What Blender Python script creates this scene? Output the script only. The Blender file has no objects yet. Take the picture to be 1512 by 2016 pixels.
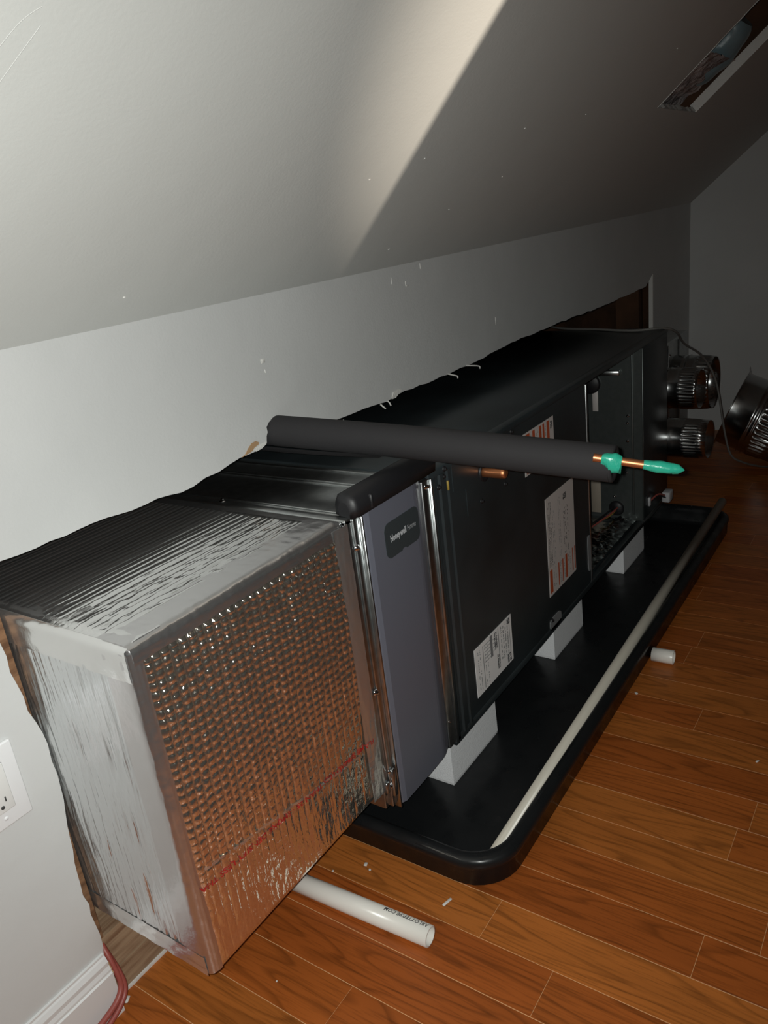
import bpy, bmesh, math, random
from mathutils import Vector, Matrix, noise
random.seed(7)
SC = bpy.context.scene
COL = SC.collection
PI = math.pi

# ------------------------------------------------------------------ camera
YAW, PITCH, ROLL = 0.6379, -0.3516, -0.1275
CAM = Vector((-0.4621, -0.9492, 1.0743))
fw = Vector((math.cos(PITCH)*math.cos(YAW), math.cos(PITCH)*math.sin(YAW), math.sin(PITCH)))
rt = Vector((math.sin(YAW), -math.cos(YAW), 0))
up = rt.cross(fw)
R_ = math.cos(ROLL)*rt + math.sin(ROLL)*up
U_ = -math.sin(ROLL)*rt + math.cos(ROLL)*up
cd = bpy.data.cameras.new('camera')
cam = bpy.data.objects.new('camera', cd)
COL.objects.link(cam)
M = Matrix((R_, U_, -fw)).transposed().to_4x4()
M.translation = CAM
cam.matrix_world = M
cd.sensor_fit = 'VERTICAL'
cd.sensor_height = 24.0
cd.lens = 1561.2/2016*24.0
cd.clip_start = 0.02
SC.camera = cam

# ------------------------------------------------------------------ world, lights, exposure
w = bpy.data.worlds.new('world'); SC.world = w
w.use_nodes = True
w.node_tree.nodes['Background'].inputs[0].default_value = (0.9, 0.95, 1.0, 1)
w.node_tree.nodes['Background'].inputs[1].default_value = 0.010
SC.view_settings.view_transform = 'Standard'
SC.view_settings.look = 'None'
SC.view_settings.exposure = 0.0
SC.view_settings.gamma = 1.0
SC.view_settings.use_curve_mapping = False

def lamp(name, kind, loc, power, col, radius, aim=None, **kw):
    d = bpy.data.lights.new(name, kind)
    d.energy = power; d.color = col; d.shadow_soft_size = radius
    for k, v in kw.items(): setattr(d, k, v)
    o = bpy.data.objects.new(name, d); COL.objects.link(o)
    o.location = loc
    if aim is not None:
        o.rotation_euler = (Vector(aim)-Vector(loc)).to_track_quat('-Z', 'Y').to_euler()
    return o
# the phone's flash, beside the lens
fl = CAM - R_*0.012 + U_*0.006
lamp('phone_flash', 'SPOT', fl, 47.0, (0.98, 1.0, 0.955), 0.004, aim=fl+fw-R_*0.20-U_*0.14, spot_size=math.radians(134), spot_blend=1.0)
# unseen spot added to throw the bright warm wedge on the sloped ceiling
lamp('ceiling_wedge_spot', 'SPOT', (-0.907, -6.0, 1.15), 2600.0, (1.0, 0.87, 0.72), 0.004,
     aim=(0.80, -0.56, 1.44), spot_size=math.radians(10), spot_blend=1.0)

# ------------------------------------------------------------------ materials
def mat(name, col, rough=0.5, metal=0.0, spec=0.5, coat=0.0, bump=None, var=None, trans=0.0, ior=None, aniso=0.0, rvar=None):
    """bump=(scale, strength, detail, stretch xyz, dist); var=(scale, other colour, lo, hi, stretch)"""
    m = bpy.data.materials.new(name); m.use_nodes = True
    nt = m.node_tree; b = nt.nodes['Principled BSDF']
    b.inputs['Base Color'].default_value = (*col, 1)
    b.inputs['Roughness'].default_value = rough
    b.inputs['Metallic'].default_value = metal
    b.inputs['Specular IOR Level'].default_value = spec
    b.inputs['Coat Weight'].default_value = coat
    b.inputs['Transmission Weight'].default_value = trans
    if ior: b.inputs['IOR'].default_value = ior
    geo = nt.nodes.new('ShaderNodeNewGeometry')
    def mapped(st):
        mp = nt.nodes.new('ShaderNodeMapping'); mp.inputs['Scale'].default_value = st
        nt.links.new(geo.outputs['Position'], mp.inputs['Vector']); return mp.outputs[0]
    if var:
        n = nt.nodes.new('ShaderNodeTexNoise'); n.inputs['Scale'].default_value = var[0]; n.inputs['Detail'].default_value = 5
        nt.links.new(mapped(var[4] if len(var) > 4 else (1, 1, 1)), n.inputs['Vector'])
        mr = nt.nodes.new('ShaderNodeMapRange'); mr.inputs[1].default_value = var[2]; mr.inputs[2].default_value = var[3]
        nt.links.new(n.outputs[0], mr.inputs[0])
        mx = nt.nodes.new('ShaderNodeMix'); mx.data_type = 'RGBA'
        mx.inputs[6].default_value = (*col, 1); mx.inputs[7].default_value = (*var[1], 1)
        nt.links.new(mr.outputs[0], mx.inputs[0]); nt.links.new(mx.outputs[2], b.inputs['Base Color'])
    if rvar:
        n = nt.nodes.new('ShaderNodeTexNoise'); n.inputs['Scale'].default_value = rvar[0]; n.inputs['Detail'].default_value = 4
        nt.links.new(mapped((1, 1, 1)), n.inputs['Vector'])
        mr = nt.nodes.new('ShaderNodeMapRange'); mr.inputs[1].default_value = .35; mr.inputs[2].default_value = .65
        mr.inputs[3].default_value = rvar[1]; mr.inputs[4].default_value = rvar[2]
        nt.links.new(n.outputs[0], mr.inputs[0]); nt.links.new(mr.outputs[0], b.inputs['Roughness'])
    if bump:
        prev = None
        for bb in (bump if isinstance(bump, list) else [bump]):
            n = nt.nodes.new('ShaderNodeTexNoise'); n.inputs['Scale'].default_value = bb[0]; n.inputs['Detail'].default_value = bb[2]
            nt.links.new(mapped(bb[3] if len(bb) > 3 else (1, 1, 1)), n.inputs['Vector'])
            bp = nt.nodes.new('ShaderNodeBump'); bp.inputs['Strength'].default_value = bb[1]
            bp.inputs['Distance'].default_value = bb[4] if len(bb) > 4 else 0.002
            nt.links.new(n.outputs[0], bp.inputs['Height'])
            if prev: nt.links.new(prev.outputs[0], bp.inputs['Normal'])
            prev = bp
        nt.links.new(prev.outputs[0], b.inputs['Normal'])
    return m

PAINT = mat('wall_paint', (0.60, 0.605, 0.60), 0.6, spec=0.3, bump=[(220, 0.12, 3), (14, 0.10, 2, (1, 1, 1), 0.01)], var=(3, (0.57, 0.575, 0.57), .4, .6))
CEILP = mat('ceiling_paint', (0.605, 0.615, 0.595), 0.65, spec=0.25, bump=[(200, 0.10, 3), (10, 0.10, 2, (1, 1, 1), 0.01)])
GYPSUM = mat('gypsum', (0.72, 0.71, 0.68), 0.9, spec=0.1, bump=(300, 0.6, 4))
TRIMP = mat('trim_paint', (0.72, 0.72, 0.72), 0.3, spec=0.5)
OUTLETP = mat('white_plastic', (0.78, 0.78, 0.79), 0.3)
OUTLETW = mat('cream_plastic', (0.75, 0.745, 0.73), 0.3)
DARKSLOT = mat('slot_dark', (0.05, 0.05, 0.05), 0.7)
GAP = mat('floor_gap_glint', (0.74, 0.42, 0.20), 0.6)  # light tan painted into the seams for the glint along board bevels
PLATE = mat('plate_wood', (0.37, 0.26, 0.165), 0.75, spec=0.2, var=(9, (0.21, 0.12, 0.07), .42, .66, (1, 9, 9)), bump=(30, 0.3, 4, (1, 10, 10)))
STUD = mat('stud_wood', (0.24, 0.13, 0.07), 0.75, spec=0.2, var=(9, (0.12, 0.06, 0.032), .42, .62, (1, 9, 9)), bump=(30, 0.3, 4, (1, 10, 10)))
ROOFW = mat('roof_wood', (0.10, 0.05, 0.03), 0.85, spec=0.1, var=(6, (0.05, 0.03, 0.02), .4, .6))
KRAFT = mat('torn_kraft', (0.42, 0.27, 0.15), 0.9, spec=0.1, bump=(400, 0.4, 3))
INSUL = mat('insulation', (0.52, 0.46, 0.45), 0.95, spec=0.05, bump=(60, 1.0, 6, (1, 1, 1), 0.01), var=(25, (0.30, 0.26, 0.26), .4, .6))
BLUEPL = mat('plastic_sheet', (0.20, 0.28, 0.31), 0.35, spec=0.5, bump=(18, 0.6, 3, (1, 1, 1), 0.01))
FOIL = mat('foil', (0.80, 0.80, 0.79), 0.19, 0.88, bump=[(60, 0.25, 4, (1, 1, 1), 0.003)])
FOILF = mat('foil_bubble', (0.97, 0.91, 0.80), 0.13, 0.96, bump=[(55, 0.30, 2, (1, 1, .5), 0.004), (210, 0.45, 2, (1, 1, .6), 0.002)])
FOILT = mat('foil_top', (0.82, 0.82, 0.81), 0.16, 0.93, bump=[(70, 0.35, 3, (.18, 1, 1), 0.002)])
FOILL = mat('foil_side', (0.74, 0.76, 0.77), 0.23, 0.90, bump=[(150, 0.7, 3, (1, 1, .14), 0.002)])
FOILTAPE = mat('foil_tape', (0.68, 0.67, 0.67), 0.24, 0.92, bump=[(45, 0.3, 4, (1, 1, 1), 0.003)])
GALV = mat('galvanised_steel', (0.55, 0.57, 0.57), 0.31, 1.0, bump=(25, 0.06, 2, (1, 1, 1), 0.003), var=(60, (0.47, 0.49, 0.49), .4, .6))
GALVD = mat('duct_steel', (0.42, 0.43, 0.43), 0.22, 1.0, bump=(18, 0.08, 2, (1, 1, 1), 0.004))
CHROME = mat('zinc_screw', (0.85, 0.86, 0.88), 0.12, 1.0)
DARKP = mat('dark_cabinet_paint', (0.032, 0.041, 0.045), 0.30, spec=0.42, bump=(160, 0.05, 2), var=(4, (0.021, 0.026, 0.028), .4, .6))
DOORP = mat('door_grey', (0.135, 0.143, 0.178), 0.30, spec=0.5, bump=(260, 0.03, 2))
BADGE = mat('badge_grey', (0.040, 0.050, 0.055), 0.4)
LETTER = mat('lettering_pale', (0.62, 0.65, 0.68), 0.5)
BLACKP = mat('black_plastic', (0.012, 0.012, 0.014), 0.48)
PANP = mat('pan_plastic', (0.011, 0.012, 0.013), 0.30, spec=0.32, bump=(35, 0.08, 3, (1, 1, 1), 0.004), rvar=(22, .24, .44))
FOAM = mat('black_foam', (0.030, 0.029, 0.031), 0.75, spec=0.25, bump=(350, 0.12, 3))
COPPER = mat('copper', (0.72, 0.29, 0.13), 0.40, 0.9)
TEAL = mat('teal_tape', (0.03, 0.44, 0.30), 0.30, bump=(120, 0.5, 3, (1, 1, 1), 0.002))
PVC = mat('white_pvc', (0.92, 0.90, 0.84), 0.28, spec=0.5)
PVCB = mat('cream_pvc', (0.66, 0.62, 0.53), 0.34, spec=0.5)
INK = mat('black_ink', (0.03, 0.03, 0.035), 0.6)
REDINK = mat('red_ink', (0.40, 0.018, 0.014), 0.5)
FOAMB = mat('grey_foam', (0.94, 0.95, 0.97), 0.85, spec=0.15, bump=(420, 0.5, 3))
REDCABLE = mat('red_cable', (0.32, 0.075, 0.06), 0.45)
GREYCABLE = mat('grey_cable', (0.16, 0.155, 0.145), 0.5)
STICK = mat('sticker_paper', (0.93, 0.93, 0.93), 0.5)
STICKW = mat('sticker_white', (0.66, 0.62, 0.60), 0.5)
ORANGE = mat('sticker_orange', (0.52, 0.10, 0.035), 0.5)
SGREY = mat('sticker_grey', (0.24, 0.25, 0.26), 0.6)
LINER = mat('bay_liner_steel', (0.20, 0.225, 0.22), 0.36, 0.8, var=(60, (0.18, 0.205, 0.20), .4, .6))
BEIGE = mat('beige_panel', (0.36, 0.31, 0.25), 0.6)
NYLON = mat('white_nylon', (0.55, 0.55, 0.57), 0.45)
YELLOW = mat('yellow_tag', (0.38, 0.27, 0.05), 0.5)
CHIP = mat('plaster_chip', (0.70, 0.68, 0.64), 0.9)

def wood_board():
    m = bpy.data.materials.new('oak_board'); m.use_nodes = True
    nt = m.node_tree; N = nt.nodes; L = nt.links
    b = N['Principled BSDF']
    geo = N.new('ShaderNodeNewGeometry'); oi = N.new('ShaderNodeObjectInfo')
    off = N.new('ShaderNodeVectorMath'); off.operation = 'SCALE'; off.inputs[0].default_value = (37.0, 91.0, 13.0)
    L.new(oi.outputs['Random'], off.inputs['Scale'])
    ad = N.new('ShaderNodeVectorMath'); ad.operation = 'ADD'
    L.new(geo.outputs['Position'], ad.inputs[0]); L.new(off.outputs[0], ad.inputs[1])
    def mp(s):
        q = N.new('ShaderNodeMapping'); q.inputs['Scale'].default_value = s; L.new(ad.outputs[0], q.inputs[0]); return q.outputs[0]
    # slow field whose contours make cathedral grain
    n1 = N.new('ShaderNodeTexNoise'); n1.inputs['Scale'].default_value = 1.0; n1.inputs['Detail'].default_value = 1.5
    L.new(mp((15, 1.6, 1)), n1.inputs['Vector'])
    mul = N.new('ShaderNodeMath'); mul.operation = 'MULTIPLY'; mul.inputs[1].default_value = 11.0
    L.new(n1.outputs[0], mul.inputs[0])
    fr = N.new('ShaderNodeMath'); fr.operation = 'FRACT'; L.new(mul.outputs[0], fr.inputs[0])
    r1 = N.new('ShaderNodeValToRGB'); e = r1.color_ramp.elements
    e[0].position = 0.0; e[0].color = (0.35, 0.35, 0.35, 1); e[1].position = 0.30; e[1].color = (1, 1, 1, 1)
    x = r1.color_ramp.elements.new(0.9); x.color = (0.92, 0.92, 0.92, 1); x = r1.color_ramp.elements.new(1.0); x.color = (0.35, 0.35, 0.35, 1)
    L.new(fr.outputs[0], r1.inputs[0])
    n2 = N.new('ShaderNodeTexNoise'); n2.inputs['Scale'].default_value = 1.0; n2.inputs['Detail'].default_value = 5
    L.new(mp((330, 16, 1)), n2.inputs['Vector'])
    r2 = N.new('ShaderNodeMapRange'); r2.inputs[1].default_value = .32; r2.inputs[2].default_value = .5; r2.inputs[3].default_value = .62; r2.inputs[4].default_value = 1.0
    L.new(n2.outputs[0], r2.inputs[0])
    n3 = N.new('ShaderNodeTexNoise'); n3.inputs['Scale'].default_value = 1.0; n3.inputs['Detail'].default_value = 2
    L.new(mp((12, 2.2, 1)), n3.inputs['Vector'])
    r0 = N.new('ShaderNodeValToRGB'); e = r0.color_ramp.elements
    e[0].position = 0.0; e[0].color = (0.38, 0.096, 0.018, 1); e[1].position = 1.0; e[1].color = (0.47, 0.150, 0.030, 1)
    x = r0.color_ramp.elements.new(0.5); x.color = (0.43, 0.120, 0.023, 1)
    L.new(oi.outputs['Random'], r0.inputs[0])
    m1 = N.new('ShaderNodeMix'); m1.data_type = 'RGBA'; m1.blend_type = 'MULTIPLY'; m1.inputs[0].default_value = 0.55
    L.new(r0.outputs[0], m1.inputs[6]); L.new(r1.outputs[0], m1.inputs[7])
    m2 = N.new('ShaderNodeMix'); m2.data_type = 'RGBA'; m2.blend_type = 'MULTIPLY'; m2.inputs[0].default_value = 0.75
    L.new(m1.outputs[2], m2.inputs[6]); L.new(r2.outputs[0], m2.inputs[7])
    m3 = N.new('ShaderNodeMix'); m3.data_type = 'RGBA'; m3.blend_type = 'MULTIPLY'; m3.inputs[0].default_value = 0.5
    rr = N.new('ShaderNodeMapRange'); rr.inputs[1].default_value = .3; rr.inputs[2].default_value = .7; rr.inputs[3].default_value = .75; rr.inputs[4].default_value = 1.2
    L.new(n3.outputs[0], rr.inputs[0])
    L.new(m2.outputs[2], m3.inputs[6]); L.new(rr.outputs[0], m3.inputs[7])
    L.new(m3.outputs[2], b.inputs['Base Color'])
    b.inputs['Roughness'].default_value = 0.36
    b.inputs['Coat Weight'].default_value = 0.06; b.inputs['Coat Roughness'].default_value = 0.18; b.inputs['Specular IOR Level'].default_value = 0.32
    bp = N.new('ShaderNodeBump'); bp.inputs['Strength'].default_value = 0.05; bp.inputs['Distance'].default_value = 0.001
    L.new(n2.outputs[0], bp.inputs['Height']); L.new(bp.outputs[0], b.inputs['Normal'])
    return m
OAK = wood_board()

# ------------------------------------------------------------------ mesh helpers
class MB:
    def __init__(s): s.v = []; s.f = []; s.sm = []; s.mi = []; s.m = 0
    def add(s, vs, fs, smooth=False):
        o = len(s.v); s.v += [tuple(p) for p in vs]
        for f in fs: s.f.append(tuple(i+o for i in f)); s.sm.append(smooth); s.mi.append(s.m)
    def box(s, x0, x1, y0, y1, z0, z1):
        s.add([(x0,y0,z0),(x1,y0,z0),(x1,y1,z0),(x0,y1,z0),(x0,y0,z1),(x1,y0,z1),(x1,y1,z1),(x0,y1,z1)],
              [(0,3,2,1),(4,5,6,7),(0,1,5,4),(1,2,6,5),(2,3,7,6),(3,0,4,7)])
    def rbox(s, x0, x1, y0, y1, z0, z1, r, seg=3):
        bm = bmesh.new(); bmesh.ops.create_cube(bm, size=1)
        for v in bm.verts:
            v.co = Vector(((x0+x1)/2+v.co.x*(x1-x0), (y0+y1)/2+v.co.y*(y1-y0), (z0+z1)/2+v.co.z*(z1-z0)))
        bmesh.ops.bevel(bm, geom=list(bm.edges), offset=r, segments=seg, profile=0.5, affect='EDGES')
        bm.verts.index_update(); s.add([v.co for v in bm.verts], [[v.index for v in f.verts] for f in bm.faces], True); bm.free()
    def prism(s, pts, axis, a, b):
        """pts: 2D polygon in the other two axes order; extruded along axis from a to b"""
        n = len(pts)
        def P(q, t):
            return (t, q[0], q[1]) if axis == 'x' else (q[0], t, q[1]) if axis == 'y' else (q[0], q[1], t)
        s.add([P(q, a) for q in pts]+[P(q, b) for q in pts],
              [tuple(range(n)), tuple(range(2*n-1, n-1, -1))]+[(i, i+n, (i+1) % n+n, (i+1) % n) for i in range(n)])
    def tube(s, path, r, seg=12, caps=True, smooth=True):
        path = [Vector(p) for p in path]; n = len(path)
        rs = r if isinstance(r, (list, tuple)) else [r]*n
        t0 = (path[1]-path[0]).normalized()
        a = t0.orthogonal().normalized(); vs = []
        for i, p in enumerate(path):
            t = (path[min(i+1, n-1)]-path[max(i-1, 0)]).normalized()
            a = (a-t*a.dot(t)).normalized(); b = t.cross(a)
            for k in range(seg):
                q = 2*PI*k/seg; vs.append(p+(a*math.cos(q)+b*math.sin(q))*rs[i])
        fs = [(i*seg+k, i*seg+(k+1) % seg, (i+1)*seg+(k+1) % seg, (i+1)*seg+k) for i in range(n-1) for k in range(seg)]
        s.add(vs, fs, smooth)
        if caps:
            s.add(vs[:seg], [tuple(range(seg-1, -1, -1))]); s.add(vs[-seg:], [tuple(range(seg))])
    def rev(s, prof, org, axis, seg=32, mod=None):
        """prof: (t along axis, radius[, weight]); axis direction"""
        ax = Vector(axis).normalized(); a = ax.orthogonal().normalized(); b = ax.cross(a); org = Vector(org)
        vs = []
        for pr in prof:
            for k in range(seg):
                q = 2*PI*k/seg
                r = pr[1]
                if mod and len(pr) > 2: r += pr[2]*mod(q, k)
                vs.append(org+ax*pr[0]+(a*math.cos(q)+b*math.sin(q))*r)
        n = len(prof)
        s.add(vs, [(i*seg+k, i*seg+(k+1) % seg, (i+1)*seg+(k+1) % seg, (i+1)*seg+k) for i in range(n-1) for k in range(seg)], True)
    def grid(s, nu, nv, fn, smooth=True):
        s.add([fn(i/nu, j/nv) for j in range(nv+1) for i in range(nu+1)],
              [(j*(nu+1)+i, j*(nu+1)+i+1, (j+1)*(nu+1)+i+1, (j+1)*(nu+1)+i) for j in range(nv) for i in range(nu)], smooth)
    def build(s, name, mats, parent=None, **tags):
        me = bpy.data.meshes.new(name)
        me.from_pydata(s.v, [], s.f)
        for m in (mats if isinstance(mats, list) else [mats]): me.materials.append(m)
        me.polygons.foreach_set('use_smooth', s.sm)
        me.polygons.foreach_set('material_index', s.mi)
        bm = bmesh.new(); bm.from_mesh(me)
        bmesh.ops.recalc_face_normals(bm, faces=bm.faces); bm.to_mesh(me); bm.free()
        me.update()
        o = bpy.data.objects.new(name, me); COL.objects.link(o)
        if parent: o.parent = parent; o.matrix_parent_inverse = parent.matrix_basis.inverted()
        for k, v in tags.items(): o[k] = v
        return o

def thing(name, label, cat, loc, group=None):
    o = bpy.data.objects.new(name, None); COL.objects.link(o)
    o.location = loc; o.empty_display_size = 0.05
    o['label'] = label; o['category'] = cat
    if group: o['group'] = group
    return o
def P1(name, m, parent, fn, **tags):
    b = MB(); fn(b); return b.build(name, m, parent, **tags)
def box(name, m, parent, *a, **tags):
    b = MB(); b.box(*a); return b.build(name, m, parent, **tags)
def rbox(name, m, parent, *a, **tags):
    b = MB(); b.rbox(*a); return b.build(name, m, parent, **tags)
def tube(name, m, parent, path, r, seg=12, **tags):
    b = MB(); b.tube(path, r, seg); return b.build(name, m, parent, **tags)
def text_mesh(s, size=1.0, bold=0.0, align='LEFT'):
    c = bpy.data.curves.new('lettering', 'FONT'); c.body = s; c.size = size; c.offset = bold; c.align_x = align
    c.resolution_u = 3
    o = bpy.data.objects.new('lettering', c); COL.objects.link(o)
    bpy.context.view_layer.update()
    dg = bpy.context.evaluated_depsgraph_get()
    me = bpy.data.meshes.new_from_object(o.evaluated_get(dg))
    bpy.data.objects.remove(o); bpy.data.curves.remove(c)
    vs = [v.co.copy() for v in me.vertices]; fs = [tuple(p.vertices) for p in me.polygons]
    bpy.data.meshes.remove(me)
    return vs, fs
def lettering(name, m, parent, s, size, fn, bold=0.0, **tags):
    vs, fs = text_mesh(s, size, bold); b = MB(); b.add([fn(v.x, v.y) for v in vs], fs); return b.build(name, m, parent, **tags)
def spline(pts, n=8):
    """Catmull-Rom through pts"""
    P = [Vector(p) for p in pts]; out = []
    for i in range(len(P)-1):
        a, b, c, d = P[max(i-1, 0)], P[i], P[i+1], P[min(i+2, len(P)-1)]
        for k in range(n):
            t = k/n
            out.append(0.5*((2*b)+(c-a)*t+(2*a-5*b+4*c-d)*t*t+(3*b-a-3*c+d)*t**3))
    out.append(P[-1]); return out

# ------------------------------------------------------------------ the setting
HK, SL, XF, XL, YB = 0.982, 0.8127, 3.23, -3.2, -4.5
YW = -0.013                       # face of the knee wall
ZC = 2.25; YC = YW-(ZC-HK)/SL     # flat ceiling height and where the slope meets it

floor = box('floor', GAP, None, XL, XF, YB, 0.0, -0.03, -0.0007, kind='structure')
W = 0.0825
def board_mesh(width):
    bm = bmesh.new(); bmesh.ops.create_cube(bm, size=1)
    for v in bm.verts: v.co = Vector(((v.co.x)*width, v.co.y+0.5, v.co.z*0.0006-0.0003))
    ed = [e for e in bm.edges if all(v.co.z > -0.0001 for v in e.verts) and abs(e.verts[0].co.x-e.verts[1].co.x) < 1e-5]
    bmesh.ops.bevel(bm, geom=ed, offset=0.0003, segments=1, affect='EDGES')
    me = bpy.data.meshes.new('board'); bm.to_mesh(me); bm.free(); me.materials.append(OAK); return me
BM = board_mesh(W-0.0012)
known = {14: [-0.741], 15: [-0.441], 18: [-0.313], 16: [-0.565], 10: [-0.755], 0: [-0.463], 4: [-0.515], 7: [-0.60], 12: [-0.95], 2: [-0.72], 20: [-0.62]}
n0 = math.floor(20-XF/W)-1
for n in range(n0, 60):
    x0 = (20-n-1)*W                      # strip n lies between seam n+1 and seam n
    if x0 < XL-W*0.5 or x0+W > XF+0.02: continue
    cuts = [0.0]
    if n in known: cuts += known[n]
    else: cuts.append(-random.uniform(0.25, 0.95))
    y = cuts[-1]
    while y > YB:
        y -= random.uniform(0.7, 1.25)
        if y < -1.7: y = YB
        cuts.append(y)
    for a, b in zip(cuts[:-1], cuts[1:]):
        o = bpy.data.objects.new('board', BM); COL.objects.link(o)
        o.parent = floor; o.location = (x0+W/2, b+0.0004, random.uniform(-0.00015, 0.00015)); o.scale = (1, a-b-0.0008, 1)

def jag(pts, step=0.02, amp=0.003, seed=0):
    rnd = random.Random(seed); out = []
    for (x0, z0), (x1, z1) in zip(pts[:-1], pts[1:]):
        n = max(1, int(math.hypot(x1-x0, z1-z0)/step))
        for i in range(n):
            t = i/n; j = 0 if i == 0 else amp
            out.append((x0+(x1-x0)*t+rnd.uniform(-j, j), z0+(z1-z0)*t+rnd.uniform(-j, j)))
    out.append(pts[-1]); return out
hole = jag([(-0.0345, 0.0), (-0.030, 0.035), (-0.036, 0.092), (-0.031, 0.125), (-0.035, 0.24), (-0.024, 0.36), (-0.0185, 0.42), (-0.0185, 0.47), (-0.030, 0.53), (-0.037, 0.637), (-0.041, 0.742)], 0.018, 0.0022, 1)[:-1] \
    + jag([(-0.041, 0.742), (0.02, 0.733), (0.13, 0.733), (0.315, 0.722), (0.40, 0.732), (0.446, 0.7345), (0.478, 0.735), (0.492, 0.741)], 0.022, 0.0022, 2)[:-1] \
    + jag([(0.492, 0.741), (0.4945, 0.752), (0.4985, 0.758), (0.498, 0.767), (0.506, 0.774), (0.522, 0.776), (0.540, 0.771), (0.548, 0.760), (0.548, 0.742)], 0.02, 0.0005, 3)[:-1] \
    + jag([(0.548, 0.742), (0.62, 0.734), (0.74, 0.727), (0.857, 0.721), (0.93, 0.727), (1.05, 0.722), (1.236, 0.722), (1.45, 0.731), (1.737, 0.728), (2.10, 0.722), (2.45, 0.72), (2.61, 0.722), (2.64, 0.735), (2.695, 0.757)], 0.03, 0.0022, 4)[:-1] \
    + [(2.695, 0.757), (2.697, 0.60), (2.70, 0.0)]
poly = [(XL, 0.0)]+hole+[(XF, 0.0), (XF, HK+0.01), (XL, HK+0.01)]
wl = MB(); wl.prism(poly, 'y', YW, -0.0002)
wall_left = wl.build('wall_left', PAINT, None, kind='structure')
# the hole's cut edge: raw gypsum core showing
edge = MB()
for a, b in zip(hole[:-1], hole[1:]):
    edge.add([(a[0], YW+0.0012, a[1]), (b[0], YW+0.0012, b[1]), (b[0], -0.0009, b[1]), (a[0], -0.0009, a[1])], [(0, 1, 2, 3)])
for i, v in enumerate(edge.v):
    c = Vector((1.3, v[1], 0.35)); d = (c-Vector(v)); d.y = 0; d.normalize(); edge.v[i] = tuple(Vector(v)+d*0.0006)
edge.build('cut_edge', GYPSUM, wall_left, label='raw gypsum edge of the cut drywall')
box('cut_edge', GYPSUM, wall_left, 2.694, 2.702, YW-0.0005, 0.002, 0.0, 0.757)
def flake(name, m, pts, y=YW-0.0012, th=0.001):
    b = MB(); b.prism(pts, 'y', y, y+th); return b.build(name, m, wall_left)
flake('torn_paper', KRAFT, [(0.428, 0.7345), (0.437, 0.7375), (0.446, 0.745), (0.456, 0.751), (0.466, 0.7515), (0.473, 0.7475), (0.470, 0.744), (0.46, 0.742), (0.455, 0.738), (0.446, 0.7365)])
flake('torn_paper', GYPSUM, [(0.457, 0.7375), (0.463, 0.741), (0.475, 0.7435), (0.492, 0.744), (0.490, 0.7395), (0.477, 0.735), (0.463, 0.734)], YW-0.0006)
flake('torn_paper', GYPSUM, [(0.876, 0.722), (0.884, 0.735), (0.905, 0.737), (0.918, 0.731), (0.90, 0.726), (0.89, 0.7215)], YW-0.0026, 0.0016)
for sh in ([(0.835, -0.0135, 0.7215), (0.838, -0.018, 0.7155), (0.842, -0.02, 0.711)], [(0.862, -0.0135, 0.7215), (0.863, -0.017, 0.717), (0.864, -0.019, 0.7115)],
           [(1.205, -0.0135, 0.7225), (1.222, -0.024, 0.719), (1.238, -0.03, 0.714), (1.236, -0.032, 0.709)],
           [(1.115, -0.0135, 0.7225), (1.124, -0.02, 0.718), (1.135, -0.026, 0.713), (1.134, -0.027, 0.708)],
           [(0.685, -0.0135, 0.729), (0.69, -0.018, 0.725), (0.70, -0.02, 0.7245)]):
    tube('paper_shred', GYPSUM, wall_left, spline(sh, 4), 0.0017, 5)
P1('paint_chip', GYPSUM, wall_left, lambda b: [b.rbox(x, x+sx, YW-0.001, YW+0.0005, z, z+sz, 0.0004, 1) for x, z, sx, sz in
   ((0.925, 0.948, 0.0015, 0.014), (0.976, 0.938, 0.002, 0.010), (0.977, 0.937, 0.009, 0.003), (0.511, 0.873, 0.010, 0.007), (0.517, 0.856, 0.0012, 0.006), (1.372, 0.79, 0.002, 0.02), (1.04, 0.965, 0.001, 0.012))])
# framing behind the drywall
P1('bottom_plate', PLATE, wall_left, lambda b: b.box(-0.9, 0.385, 0.0, 0.085, 0.0, 0.049))
P1('bottom_plate', PLATE, wall_left, lambda b: b.box(-0.9, 0.385, 0.0015, 0.085, 0.0505, 0.117))
P1('stud', STUD, wall_left, lambda b: b.box(-0.062, -0.0205, 0.0005, 0.089, 0.118, 0.97))
P1('stud', ROOFW, wall_left, lambda b: b.box(2.640, 2.680, 0.024, 0.112, 0.0, 0.97))
P1('floor_edge', GYPSUM, wall_left, lambda b: b.prism([(x, y) for x, y in jag([(-0.034, -0.0035), (0.385, -0.0035)], 0.012, 0.0008, 9)]+[(0.385, -0.0002), (-0.034, -0.0002)], 'z', 0.0, 0.0045))
# cavity behind the wall
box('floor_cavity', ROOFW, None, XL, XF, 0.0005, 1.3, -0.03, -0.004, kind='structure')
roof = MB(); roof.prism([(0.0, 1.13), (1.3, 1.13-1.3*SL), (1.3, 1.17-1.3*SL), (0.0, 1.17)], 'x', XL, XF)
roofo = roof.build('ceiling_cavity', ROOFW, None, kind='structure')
for x in (0.15, 0.56, 0.97, 1.38, 1.79, 2.2, 2.95):
    P1('rafter', ROOFW, roofo, lambda b: b.prism([(0.03, 1.02), (1.15, 1.02-1.12*SL), (1.15, 1.125-1.15*SL), (0.03, 1.125-0.03*SL)], 'x', x, x+0.038))

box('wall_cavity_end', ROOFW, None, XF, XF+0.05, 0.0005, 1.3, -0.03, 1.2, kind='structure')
box('wall_cavity_rear', ROOFW, None, XL, XF, 1.3, 1.34, -0.03, 0.12, kind='structure')
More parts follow.
